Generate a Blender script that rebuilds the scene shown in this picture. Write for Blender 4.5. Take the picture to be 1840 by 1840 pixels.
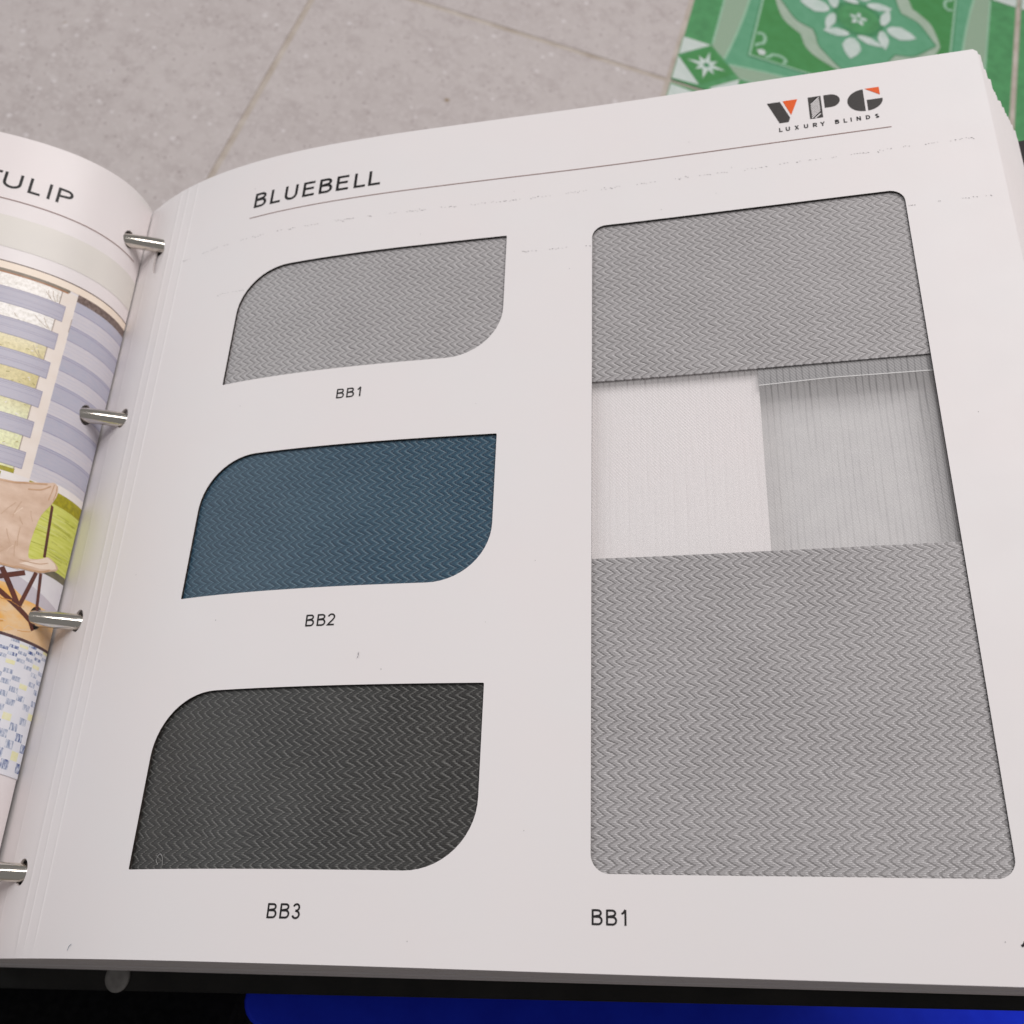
import bpy, bmesh, math, random
import numpy as np
from mathutils import Vector, Matrix
from mathutils.geometry import delaunay_2d_cdt

random.seed(7); rng = np.random.default_rng(7)
for o in list(bpy.data.objects): bpy.data.objects.remove(o)
SC = bpy.context.scene; COL = SC.collection

# ------------------------------------------------------------------ frames
# page frame: X along the page width, Y along the spine (0 bottom .. 1.35 top), Z out of the page; 1 unit = U metres
U = 0.25
CAM = np.array([0.034033, -0.044152, 1.279394])
CAM_H = 0.79
RC = np.array([[0.97775302, 0.0347824, -0.20685552], [-0.05944248, -0.89978454, -0.43226655], [-0.20116067, 0.43494594, -0.8776995]])
MW = np.array([[0.91419721, -0.23239856, -0.33201562], [0.21261605, 0.97248066, -0.09526691], [0.34501866, 0.01650089, 0.93845077]])
def W(P): return (np.asarray(P, float) - CAM) @ MW.T * U + np.array([0, 0, CAM_H])

# ------------------------------------------------------------------ camera
cd = bpy.data.cameras.new('camera'); cam = bpy.data.objects.new('camera', cd); COL.objects.link(cam)
ax = MW @ RC.T            # columns: right, down, forward in world
m = Matrix([[ax[0, 0], -ax[0, 1], -ax[0, 2], 0], [ax[1, 0], -ax[1, 1], -ax[1, 2], 0], [ax[2, 0], -ax[2, 1], -ax[2, 2], CAM_H], [0, 0, 0, 1]])
cam.matrix_world = m
cd.sensor_width = 36; cd.lens = 1866.74 / 1840 * 36; cd.clip_start = 0.01; cd.clip_end = 60
cd.dof.use_dof = True; cd.dof.focus_distance = 0.335; cd.dof.aperture_fstop = 36.5 / 1.8
SC.camera = cam
# ------------------------------------------------------------------ light
wd = bpy.data.worlds.new('World'); SC.world = wd; wd.use_nodes = True
bg = wd.node_tree.nodes['Background']; bg.inputs[0].default_value = (1.0, 0.97, 0.97, 1); bg.inputs[1].default_value = 0.19
def area(name, target, direction, dist, sx, sy, power, col):
    d = Vector(direction).normalized(); l = bpy.data.lights.new(name, 'AREA'); l.shape = 'RECTANGLE'; l.size = sx; l.size_y = sy
    l.energy = power; l.color = col; o = bpy.data.objects.new(name, l); COL.objects.link(o)
    o.location = Vector(target) + d * dist; o.rotation_euler = d.to_track_quat('Z', 'Y').to_euler(); return o
area('window_light', (0.03, 0.2, 0.4), (0.10, 0.60, 0.79), 3.0, 1.6, 1.2, 45, (1.0, 0.965, 0.95))
area('ceiling_lamp', (0.15, 0.15, 0.4), (-0.157, 0.245, 0.957), 1.7, 0.9, 0.25, 7.4, (1.0, 0.95, 0.93))
area('doorway_light', (-0.1, 0.15, 0.4), (-0.9, 0.16, 0.42), 2.4, 1.2, 1.2, 11.8, (0.93, 0.97, 1.0))
SC.view_settings.view_transform = 'Standard'; SC.view_settings.look = 'None'
SC.view_settings.exposure = 0.05; SC.view_settings.gamma = 1.0

# ------------------------------------------------------------------ materials
def lin(c):
    return tuple(((v / 255) / 12.92 if v / 255 <= 0.04045 else ((v / 255 + 0.055) / 1.055) ** 2.4) for v in c)
def mat(name):
    mt = bpy.data.materials.new(name); mt.use_nodes = True; nt = mt.node_tree
    return mt, nt, nt.nodes['Principled BSDF']
def N(nt, typ, **kw):
    n = nt.nodes.new(typ)
    for k, v in kw.items():
        if k.startswith('i_'):
            key = k[2:]; n.inputs[int(key) if key.isdigit() else key.replace('_', ' ')].default_value = v
        else: setattr(n, k, v)
    return n
def L(nt, a, b): nt.links.new(a, b)
def math_(nt, op, a, b=None, c=None):
    n = N(nt, 'ShaderNodeMath', operation=op)
    for i, v in enumerate((a, b, c)):
        if v is None: continue
        if isinstance(v, (int, float)): n.inputs[i].default_value = v
        else: L(nt, v, n.inputs[i])
    return n.outputs[0]
def mixc(nt, f, a, b, typ='MIX'):
    n = N(nt, 'ShaderNodeMix', data_type='RGBA', blend_type=typ)
    for s, v in ((n.inputs[0], f), (n.inputs[6], a), (n.inputs[7], b)):
        if isinstance(v, (int, float)): s.default_value = v
        elif isinstance(v, tuple): s.default_value = (*v[:3], 1)
        else: L(nt, v, s)
    return n.outputs[2]
def noise(nt, vec, scale, detail=3, rough=0.55):
    n = N(nt, 'ShaderNodeTexNoise'); n.inputs['Scale'].default_value = scale; n.inputs['Detail'].default_value = detail; n.inputs['Roughness'].default_value = rough
    if vec is not None: L(nt, vec, n.inputs['Vector'])
    return n.outputs[0]
def remap(nt, v, a, b, c=0.0, d=1.0):
    n = N(nt, 'ShaderNodeMapRange'); L(nt, v, n.inputs[0])
    for i, x in enumerate((a, b, c, d)): n.inputs[i + 1].default_value = x
    return n.outputs[0]
def scaled(nt, vec, s):
    n = N(nt, 'ShaderNodeMapping'); L(nt, vec, n.inputs[0]); n.inputs['Scale'].default_value = s; return n.outputs[0]
def uvs(nt): return N(nt, 'ShaderNodeTexCoord').outputs['UV']
def objc(nt): return N(nt, 'ShaderNodeTexCoord').outputs['Object']

def simple(name, c1, c2=None, scale=60, rough=0.6, spec=0.4, metal=0.0, bump=0.0, stretch=(1, 1, 1), src='UV', detail=3, lo=0.35, hi=0.65):
    mt, nt, p = mat(name)
    vec = N(nt, 'ShaderNodeTexCoord').outputs[src]
    vec = scaled(nt, vec, stretch)
    c2 = c2 or tuple(min(1, v * 1.06) for v in c1)
    f = noise(nt, vec, scale, detail); L(nt, mixc(nt, remap(nt, f, lo, hi), c1, c2), p.inputs['Base Color'])
    p.inputs['Roughness'].default_value = rough; p.inputs['Specular IOR Level'].default_value = spec; p.inputs['Metallic'].default_value = metal
    if bump:
        b = N(nt, 'ShaderNodeBump'); b.inputs['Strength'].default_value = bump; b.inputs['Distance'].default_value = 0.0004; L(nt, f, b.inputs['Height']); L(nt, b.outputs[0], p.inputs['Normal'])
    return mt

def paper_mat(name, c1, c2, rough):
    mt, nt, p = mat(name); uv = uvs(nt)
    f = noise(nt, uv, 5, 4); L(nt, mixc(nt, remap(nt, f, 0.3, 0.7), c1, c2), p.inputs['Base Color'])
    g = math_(nt, 'ADD', noise(nt, uv, 900, 2), math_(nt, 'MULTIPLY', noise(nt, uv, 26, 3), 5.0))
    p.inputs['Specular IOR Level'].default_value = 0.42
    r = noise(nt, uv, 12, 3); L(nt, remap(nt, r, 0.3, 0.7, rough - 0.04, rough + 0.05), p.inputs['Roughness'])
    b = N(nt, 'ShaderNodeBump'); b.inputs['Strength'].default_value = 0.06; b.inputs['Distance'].default_value = 0.0001; L(nt, g, b.inputs['Height']); L(nt, b.outputs[0], p.inputs['Normal'])
    return mt
M = {}
M['paper'] = paper_mat('card_paper', (0.80, 0.755, 0.757), (0.79, 0.762, 0.766), 0.50)
M['paper_gloss'] = paper_mat('coated_paper', (0.83, 0.765, 0.765), (0.82, 0.77, 0.77), 0.40)
M['paper_edge'] = simple('paper_cut_edge', (0.40, 0.345, 0.31), (0.62, 0.56, 0.53), 300, 0.8, 0.2)
M['char'] = simple('scorched_cut_edge', (0.012, 0.010, 0.009), (0.05, 0.04, 0.035), 200, 0.8, 0.2)
M['cut_white'] = simple('clean_cut_edge', (0.45, 0.41, 0.40), (0.55, 0.5, 0.49), 200, 0.8, 0.2)
M['ink'] = simple('black_ink', (0.008, 0.007, 0.008), (0.014, 0.012, 0.012), 400, 0.5, 0.3)
M['ink_logo'] = simple('charcoal_ink', (0.035, 0.031, 0.030), (0.050, 0.045, 0.042), 400, 0.5, 0.3)
M['ink_orange'] = simple('orange_ink', (0.80, 0.12, 0.015), (0.74, 0.10, 0.012), 400, 0.5, 0.3)
M['ink_rule'] = simple('maroon_rule_ink', (0.20, 0.10, 0.085), (0.28, 0.16, 0.14), 400, 0.5, 0.3)
M['scuff'] = simple('grey_scuff', (0.10, 0.095, 0.10), (0.32, 0.30, 0.30), 900, 0.7, 0.2)
M['steel'], nt, p = mat('polished_steel')
p.inputs['Base Color'].default_value = (0.80, 0.76, 0.69, 1); p.inputs['Metallic'].default_value = 1
L(nt, remap(nt, noise(nt, objc(nt), 300, 3), 0.3, 0.7, 0.07, 0.15), p.inputs['Roughness'])
M['cover'] = simple('black_vinyl', (0.010, 0.010, 0.009), (0.020, 0.019, 0.017), 70, 0.55, 0.35, bump=0.5, src='Object', detail=6)
M['rivet'] = simple('dull_grey_metal', (0.26, 0.25, 0.24), (0.34, 0.33, 0.315), 240, 0.55, 0.5, metal=0.3, src='Object')
M['blue'] = simple('blue_plastic', (0.002, 0.021, 0.62), (0.004, 0.030, 0.72), 60, 0.5, 0.2, bump=0.25, src='Object', detail=5)
M['pouf'] = simple('black_cloth', (0.006, 0.006, 0.007), (0.013, 0.013, 0.014), 260, 0.95, 0.1, bump=0.6, src='Object', detail=6)
M['seam'] = simple('black_piping', (0.010, 0.010, 0.011), (0.018, 0.018, 0.018), 200, 0.8, 0.2, src='Object')
M['lint_grey'] = simple('grey_lint', (0.22, 0.22, 0.25), (0.3, 0.3, 0.33), 300, 0.9, 0.1, src='Object')
M['lint_blue'] = simple('blue_grey_lint', (0.20, 0.27, 0.33), (0.26, 0.33, 0.38), 300, 0.9, 0.1, src='Object')
M['lint_white'] = simple('white_lint', (0.45, 0.44, 0.43), (0.6, 0.6, 0.6), 300, 0.9, 0.1, src='Object')

def fabric(name, base, hi, lo, sheen):
    """herringbone twill: horizontal floats stepped row by row, the step direction reversing each half period"""
    mt, nt, p = mat(name); uv = uvs(nt)
    sp = N(nt, 'ShaderNodeSeparateXYZ'); L(nt, uv, sp.inputs[0])
    wob = noise(nt, uv, 22, 2)
    u = math_(nt, 'MULTIPLY', sp.outputs[0], 1 / 0.0127)
    v = math_(nt, 'ADD', math_(nt, 'MULTIPLY', sp.outputs[1], 1 / 0.0143), math_(nt, 'MULTIPLY', wob, 0.5))
    v6 = math_(nt, 'MULTIPLY', v, 7.0)
    vr = math_(nt, 'DIVIDE', math_(nt, 'ADD', math_(nt, 'FLOOR', v6), 0.5), 7.0)
    vm = math_(nt, 'ADD', math_(nt, 'MULTIPLY', v, 0.5), math_(nt, 'MULTIPLY', vr, 0.5))
    tri = math_(nt, 'MULTIPLY', math_(nt, 'PINGPONG', vm, 0.5), 2.0)
    ph = math_(nt, 'FRACT', math_(nt, 'ADD', math_(nt, 'SUBTRACT', u, math_(nt, 'MULTIPLY', tri, 0.90)), math_(nt, 'MULTIPLY', wob, 0.8)))
    row = math_(nt, 'SINE', math_(nt, 'MULTIPLY', math_(nt, 'FRACT', v6), math.pi))
    cr = N(nt, 'ShaderNodeValToRGB'); L(nt, ph, cr.inputs[0])
    e = cr.color_ramp.elements; e[0].position = 0.0; e[0].color = (0.25,) * 3 + (1,); e[1].position = 1.0; e[1].color = (0.25,) * 3 + (1,)
    for pos, val in ((0.06, 0.0), (0.20, 0.02), (0.34, 0.40), (0.60, 0.52), (0.76, 0.85), (0.90, 1.0)):
        q = e.new(pos); q.color = (val,) * 3 + (1,)
    h = math_(nt, 'MULTIPLY', cr.outputs[0], math_(nt, 'ADD', math_(nt, 'MULTIPLY', row, 0.45), 0.55))
    arm_light = math_(nt, 'SUBTRACT', 0.80, math_(nt, 'MULTIPLY', math_(nt, 'SINE', math_(nt, 'MULTIPLY', v, 2 * math.pi)), 0.20))  # one chevron arm gets stronger painted light and shade than the other
    tip = math_(nt, 'MULTIPLY', remap(nt, cr.outputs[0], 0.60, 1.0), math_(nt, 'ADD', math_(nt, 'MULTIPLY', row, 0.5), 0.5)); gro_shade = remap(nt, cr.outputs[0], 0.36, 0.0)
    dots = math_(nt, 'MULTIPLY', remap(nt, cr.outputs[0], 0.82, 1.0), math_(nt, 'POWER', row, 3.0))
    fine = noise(nt, scaled(nt, uv, (1, 2.5, 1)), 700, 2)
    c = mixc(nt, math_(nt, 'MAXIMUM', math_(nt, 'MULTIPLY', math_(nt, 'MULTIPLY', tip, arm_light), 0.75), math_(nt, 'MULTIPLY', dots, 0.9)), base, hi)  # ridge highlights and bright dots painted into the yarn colour
    c = mixc(nt, math_(nt, 'MULTIPLY', math_(nt, 'MULTIPLY', gro_shade, arm_light), 0.95), c, lo)  # shade in the grooves between floats painted into the yarn colour
    c = mixc(nt, remap(nt, fine, 0.3, 0.7, 0.0, 0.25), c, lo)
    big = noise(nt, uv, 9, 2)
    c = mixc(nt, remap(nt, big, 0.35, 0.65, 0.0, 0.05), c, hi)
    L(nt, c, p.inputs['Base Color'])
    p.inputs['Roughness'].default_value = 0.50; p.inputs['Specular IOR Level'].default_value = sheen + 0.65
    p.inputs['Anisotropic'].default_value = 0.9; p.inputs['Anisotropic Rotation'].default_value = 0.25
    tg_ = N(nt, 'ShaderNodeTangent', direction_type='UV_MAP'); tg_.uv_map = 'UVMap'; L(nt, tg_.outputs[0], p.inputs['Tangent'])
    b = N(nt, 'ShaderNodeBump'); b.inputs['Strength'].default_value = 1.0; b.inputs['Distance'].default_value = 0.00028
    L(nt, h, b.inputs['Height']); L(nt, b.outputs[0], p.inputs['Normal'])
    return mt
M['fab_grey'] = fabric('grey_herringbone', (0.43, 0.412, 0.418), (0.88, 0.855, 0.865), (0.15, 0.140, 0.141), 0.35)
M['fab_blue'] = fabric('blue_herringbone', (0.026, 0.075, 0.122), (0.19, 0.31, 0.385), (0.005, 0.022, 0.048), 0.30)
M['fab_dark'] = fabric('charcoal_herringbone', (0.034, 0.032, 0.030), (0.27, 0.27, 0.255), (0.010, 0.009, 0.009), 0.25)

def sheer_mat(name, col, alpha, amp):
    mt, nt, p = mat(name); uv = uvs(nt)
    st = noise(nt, scaled(nt, uv, (150, 9, 1)), 1.0, 3, 0.6)
    wv = noise(nt, scaled(nt, uv, (700, 420, 1)), 1.0, 1)
    p.inputs['Base Color'].default_value = (*col, 1)
    p.inputs['Roughness'].default_value = 0.6; p.inputs['Specular IOR Level'].default_value = 0.3
    sp = N(nt, 'ShaderNodeSeparateXYZ'); L(nt, uv, sp.inputs[0])
    wid = remap(nt, st, 0.35, 0.62, 0.12, 1.0)
    lines = remap(nt, math_(nt, 'SINE', math_(nt, 'ADD', math_(nt, 'MULTIPLY', sp.outputs[0], 2 * math.pi / 0.0088), math_(nt, 'MULTIPLY', st, 5.0))), 0.55, 1.0)
    dg = math_(nt, 'SINE', math_(nt, 'ADD', math_(nt, 'MULTIPLY', sp.outputs[0], 2 * math.pi / 0.0046), math_(nt, 'MULTIPLY', sp.outputs[1], 2 * math.pi / 0.0056)))
    a = math_(nt, 'SUBTRACT', alpha, math_(nt, 'MULTIPLY', math_(nt, 'MULTIPLY', lines, wid), amp))
    a = math_(nt, 'ADD', a, math_(nt, 'MULTIPLY', dg, amp * 0.30))
    a = math_(nt, 'ADD', a, math_(nt, 'MULTIPLY', remap(nt, wv, 0.3, 0.7, -1, 1), amp * 0.15))
    L(nt, a, p.inputs['Alpha']); return mt
M['sheer'] = sheer_mat('grey_sheer_net', (0.88, 0.855, 0.855), 0.30, 0.17)
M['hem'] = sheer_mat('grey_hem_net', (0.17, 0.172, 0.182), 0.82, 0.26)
M['recess_shade'] = simple('grey_recess_shade', (0.55, 0.54, 0.545), (0.60, 0.59, 0.59), 30, 0.7, 0.2)  # grey stands in for the shade inside the window recess
M['sheer_thread'] = simple('pale_thread', (0.62, 0.61, 0.61), (0.7, 0.69, 0.69), 300, 0.7, 0.3)

def grey_tile_mat():
    mt, nt, p = mat('grey_terrazzo_tile'); oc = objc(nt); ri = N(nt, 'ShaderNodeObjectInfo').outputs['Random']
    ad = N(nt, 'ShaderNodeVectorMath', operation='ADD'); L(nt, oc, ad.inputs[0]); L(nt, math_(nt, 'MULTIPLY', ri, 40.0), ad.inputs[1]); oc = ad.outputs[0]
    c = mixc(nt, remap(nt, noise(nt, oc, 7, 4), 0.3, 0.7), (0.535, 0.482, 0.472), (0.575, 0.522, 0.510))
    c = mixc(nt, remap(nt, noise(nt, oc, 55, 4, 0.7), 0.46, 0.70), c, (0.47, 0.415, 0.406))
    c = mixc(nt, remap(nt, noise(nt, oc, 120, 3, 0.7), 0.55, 0.70, 0, 0.8), c, (0.62, 0.57, 0.56))
    def specks(scale, thr, col, c):
        vo = N(nt, 'ShaderNodeTexVoronoi'); vo.inputs['Scale'].default_value = scale; L(nt, oc, vo.inputs['Vector'])
        s = N(nt, 'ShaderNodeSeparateColor'); L(nt, vo.outputs['Color'], s.inputs[0])
        on = math_(nt, 'GREATER_THAN', s.outputs[0], thr)
        size = math_(nt, 'MULTIPLY', s.outputs[1], 0.36)
        f = math_(nt, 'MULTIPLY', on, remap(nt, math_(nt, 'SUBTRACT', vo.outputs['Distance'], size), 0.12, -0.06))
        return mixc(nt, f, c, col)
    c = specks(190, 0.62, (0.60, 0.545, 0.54), c); c = specks(330, 0.64, (0.60, 0.54, 0.535), c); c = specks(120, 0.90, (0.67, 0.62, 0.62), c)
    c = specks(260, 0.84, (0.37, 0.315, 0.31), c); c = specks(90, 0.994, (0.30, 0.22, 0.14), c)
    L(nt, c, p.inputs['Base Color']); p.inputs['Roughness'].default_value = 0.55; p.inputs['Specular IOR Level'].default_value = 0.35
    return mt
M['tile_grey'] = grey_tile_mat()
def glaze(name, c, c2=None, sc=70):
    return simple(name, c, c2 or tuple(v * 1.28 for v in c), sc, 0.38, 0.4, src='Object', detail=5)
M['g_base'] = glaze('green_glaze', (0.075, 0.27, 0.105)); M['g_panel'] = glaze('deep_green_glaze', (0.060, 0.255, 0.070), (0.07, 0.29, 0.09))
M['g_teal'] = glaze('teal_green_glaze', (0.115, 0.355, 0.20), (0.14, 0.39, 0.23)); M['g_line'] = glaze('pale_green_glaze', (0.30, 0.52, 0.36), (0.34, 0.56, 0.40))
M['g_strip'], nt, p = mat('dotted_pale_green_glaze')
oc = objc(nt); sp = N(nt, 'ShaderNodeSeparateXYZ'); L(nt, oc, sp.inputs[0])
ck = math_(nt, 'MULTIPLY', math_(nt, 'SINE', math_(nt, 'MULTIPLY', sp.outputs[0], 2 * math.pi / 0.0042)), math_(nt, 'SINE', math_(nt, 'MULTIPLY', sp.outputs[1], 2 * math.pi / 0.0042)))
L(nt, mixc(nt, remap(nt, ck, -0.2, 0.6), (0.36, 0.46, 0.35), (0.22, 0.38, 0.24)), p.inputs['Base Color']); p.inputs['Roughness'].default_value = 0.4
M['g_ribbon'] = glaze('sage_glaze', (0.36, 0.47, 0.36), (0.42, 0.52, 0.42)); M['g_white'] = glaze('white_glaze', (0.58, 0.66, 0.62), (0.66, 0.72, 0.69))
M['g_dark'] = glaze('dark_green_glaze', (0.045, 0.22, 0.085), (0.09, 0.31, 0.15), 90)
M['g_petal'] = glaze('white_petal_glaze', (0.52, 0.64, 0.58), (0.66, 0.73, 0.70), 60)
M['grout'] = simple('sandy_grout', (0.44, 0.375, 0.32), (0.58, 0.52, 0.47), 30, 0.9, 0.1, src='Object', detail=6)

# ------------------------------------------------------------------ page surfaces
KN = np.array([-0.05, 0.0, 0.03, 0.06, 0.1, 0.15, 0.22, 0.3, 0.4, 0.55, 0.75, 1.0, 1.3, 1.8])
TH = np.array([0.5231, 0.49283, 0.46006, 0.42054, 0.36959, 0.30161, 0.21685, 0.12649, 0.05419, -0.011, -0.05207, 0.0, 3e-05, 3e-05])
DT = np.array([0.01026, -0.01093, -0.03241, -0.05198, -0.06416, -0.06205, -0.04437, -0.02162, -0.00752, 0.0107, 0.04702, 0.01833, 0.01471, 0.00743])
SS = np.linspace(-0.10, 1.8, 1600)
def prof(th):
    a = np.interp(SS, KN, th); h = SS[1] - SS[0]; dx, dz = np.cos(a), np.sin(a)
    X = np.concatenate([[0], np.cumsum((dx[1:] + dx[:-1]) / 2 * h)]); Z = np.concatenate([[0], np.cumsum((dz[1:] + dz[:-1]) / 2 * h)])
    return X - np.interp(1.0, SS, X), Z - np.interp(1.0, SS, Z)
PA, PB = prof(TH - DT), prof(TH + DT)
CREASE = (-0.0172, 0.0461, 0.0675, 0.0915)
H = 1.35
def zb(X): return -0.402 + 0.134 * (X + 1)
def r0(s, t):
    w = t / H
    x = np.interp(s, SS, PA[0]) * (1 - w) + np.interp(s, SS, PB[0]) * w
    z = np.interp(s, SS, PA[1]) * (1 - w) + np.interp(s, SS, PB[1]) * w
    for c in CREASE: z = z + 0.0006 * np.exp(-((s - c) / 0.0016) ** 2) * (1 if c > 0 else 0.6)
    return np.stack([x, t, z], -1)
def with_normal(f):
    def g(s, t, off):
        s = np.asarray(s, float); t = np.asarray(t, float); e = 2e-4
        P = f(s, t); n = np.cross(f(s + e, t) - f(s - e, t), f(s, t + e) - f(s, t - e)); n /= np.linalg.norm(n, axis=-1, keepdims=True)
        n = n * np.where(n[..., 2:] + 0.3 * n[..., :1] < 0, -1, 1)
        return P + n * off
    return g
right_surf = with_normal(r0)
def under_surf(u, dt, du):
    def f(s, t):
        P = r0(s, np.clip(t, 0, H)); sx = (s + 0.05) / 1.51
        x = P[..., 0] + u * (-0.20 * (1 - sx) + 0.10 * sx) + du * sx
        z = P[..., 2] * (1 - u) + zb(x) * u
        return np.stack([x, t + dt, z], -1)
    return with_normal(f)
LK = np.array([0.0, 0.02, 0.04, 0.07, 0.1, 0.13, 0.16, 0.2, 0.24, 0.3, 0.4, 0.6, 0.9, 1.3])
LP = np.array([1.73393, 1.6124, 1.48917, 1.30089, 1.12326, 0.97538, 0.84968, 0.71599, 0.62543, 0.51112, 0.43, 0.40, 0.36, 0.34])
LS = np.linspace(0, 1.6, 3201); _a = np.interp(LS, LK, LP); _h = LS[1] - LS[0]
LX = -1.03222 - np.concatenate([[0], np.cumsum((np.cos(_a[1:]) + np.cos(_a[:-1])) / 2 * _h)])
LZ = -0.11114 + np.concatenate([[0], np.cumsum((np.sin(_a[1:]) + np.sin(_a[:-1])) / 2 * _h)])
def left_surf(s, t, off):
    s = np.asarray(s, float); t = np.asarray(t, float); a = np.interp(s, LS, _a)
    return np.stack([np.interp(s, LS, LX) + np.sin(a) * off, t, np.interp(s, LS, LZ) + np.cos(a) * off], -1)

# ------------------------------------------------------------------ mesh building
def link(name, me, parent=None):
    o = bpy.data.objects.new(name, me); COL.objects.link(o)
    if parent: o.parent = parent
    return o
def mesh_obj(name, V, F, mats, parent=None, uv=None, mi=None, smooth=True):
    me = bpy.data.meshes.new(name); me.from_pydata([tuple(v) for v in V], [], [tuple(f) for f in F])
    for mm in (mats if isinstance(mats, (list, tuple)) else [mats]): me.materials.append(mm)
    if mi is not None: me.polygons.foreach_set('material_index', np.asarray(mi, np.int32))
    me.polygons.foreach_set('use_smooth', np.full(len(me.polygons), smooth))
    if uv is not None:
        lay = me.uv_layers.new(name='UVMap'); idx = np.empty(len(me.loops), np.int32); me.loops.foreach_get('vertex_index', idx)
        lay.data.foreach_set('uv', np.asarray(uv, np.float32)[idx].ravel())
    me.update(); return link(name, me, parent)
def dens(loop, step):
    out = []
    for i in range(len(loop)):
        a, b = np.array(loop[i], float), np.array(loop[(i + 1) % len(loop)], float); n = max(1, int(np.ceil(np.linalg.norm(b - a) / step)))
        for k in range(n): out.append(a + (b - a) * k / n)
    return np.array(out)
def inpoly(P, poly):
    x, y = P[:, 0], P[:, 1]; r = np.zeros(len(P), bool); q = np.roll(poly, -1, 0)
    for (x1, y1), (x2, y2) in zip(poly, q):
        c = ((y1 > y) != (y2 > y)); d = (x2 - x1) * (y - y1) / ((y2 - y1) if y2 != y1 else 1e-30) + x1
        r ^= c & (x < d)
    return r
def tri2d(outer, holes, sg, tg, step, asp=1.0):
    """constrained triangulation; s is stretched by asp while triangulating so that the long thin cells of a curl stay aligned with it"""
    K = np.array([asp, 1.0])
    loops = [dens(np.array(outer, float) * K, step * asp)] + [dens(np.array(h, float) * K, step * asp * 0.6) for h in holes]
    pts, edges = [], []
    for lp in loops:
        b = len(pts); n = len(lp); pts += [tuple(p) for p in lp]; edges += [(b + i, b + (i + 1) % n) for i in range(n)]
    if len(sg) and len(tg):
        G = np.array([(s * asp, t) for s in sg for t in tg]); ok = inpoly(G, loops[0])
        for h in loops[1:]: ok &= ~inpoly(G, h)
        B = np.array(pts); G = G[ok]
        if len(G):
            d = np.min(np.linalg.norm(G[:, None] - B[None], axis=2), axis=1); G = G[d > step * asp * 0.10]
            pts += [tuple(p) for p in G]
    v, e, f, ov, oe, of = delaunay_2d_cdt([Vector(p) for p in pts], edges, [], 0, 1e-7)
    V = np.array([tuple(p) for p in v]); F = np.array([tuple(q) for q in f])
    C = V[F].mean(1); ok = inpoly(C, loops[0])
    for h in loops[1:]: ok &= ~inpoly(C, h)
    F = F[ok]
    a, b, c = V[F[:, 0]], V[F[:, 1]], V[F[:, 2]]; ar = (b[:, 0] - a[:, 0]) * (c[:, 1] - a[:, 1]) - (b[:, 1] - a[:, 1]) * (c[:, 0] - a[:, 0])
    F[ar < 0] = F[ar < 0][:, ::-1]
    return V / K, F, [lp / K for lp in loops]
def sheet(name, surf, outer, holes, off, thick, m_top, m_edge, parent, sg=(), tg=(), step=0.02, m_hole=None, flip=False, asp=1.0, nchar=99):
    """a curved sheet with real thickness and real cut-outs"""
    V, F, loops = tri2d(outer, holes, sg, tg, step, asp)
    P = surf(V[:, 0], V[:, 1], off); vs = [P]; uv = [V]; fs = [F[:, ::-1] if flip else F]; mi = [np.zeros(len(F), int)]; n = len(V)
    if thick:
        vs.append(surf(V[:, 0], V[:, 1], off - thick)); uv.append(V); fs.append((F if flip else F[:, ::-1]) + n); mi.append(np.zeros(len(F), int)); n += len(V)
        quads = []; qm = []
        for k, lp in enumerate(loops):
            a = surf(lp[:, 0], lp[:, 1], off); b = surf(lp[:, 0], lp[:, 1], off - thick); m_ = len(lp)
            vs += [a, b]; uv += [lp, lp]
            for i in range(m_):
                j = (i + 1) % m_; quads.append((n + i, n + m_ + i, n + m_ + j, n + j)); qm.append(1 if k == 0 else (2 if k <= nchar else 3))
            n += 2 * m_
        FF = [tuple(f) for a in fs for f in a] + quads; MI = list(np.concatenate(mi)) + qm
    else:
        FF = [tuple(f) for a in fs for f in a]; MI = list(np.concatenate(mi))
    Wd = W(np.concatenate(vs))
    return mesh_obj(name, Wd, FF, [m_top, m_edge or m_top, m_hole or m_edge or m_top, M['cut_white']], parent, np.concatenate(uv), MI)
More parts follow.
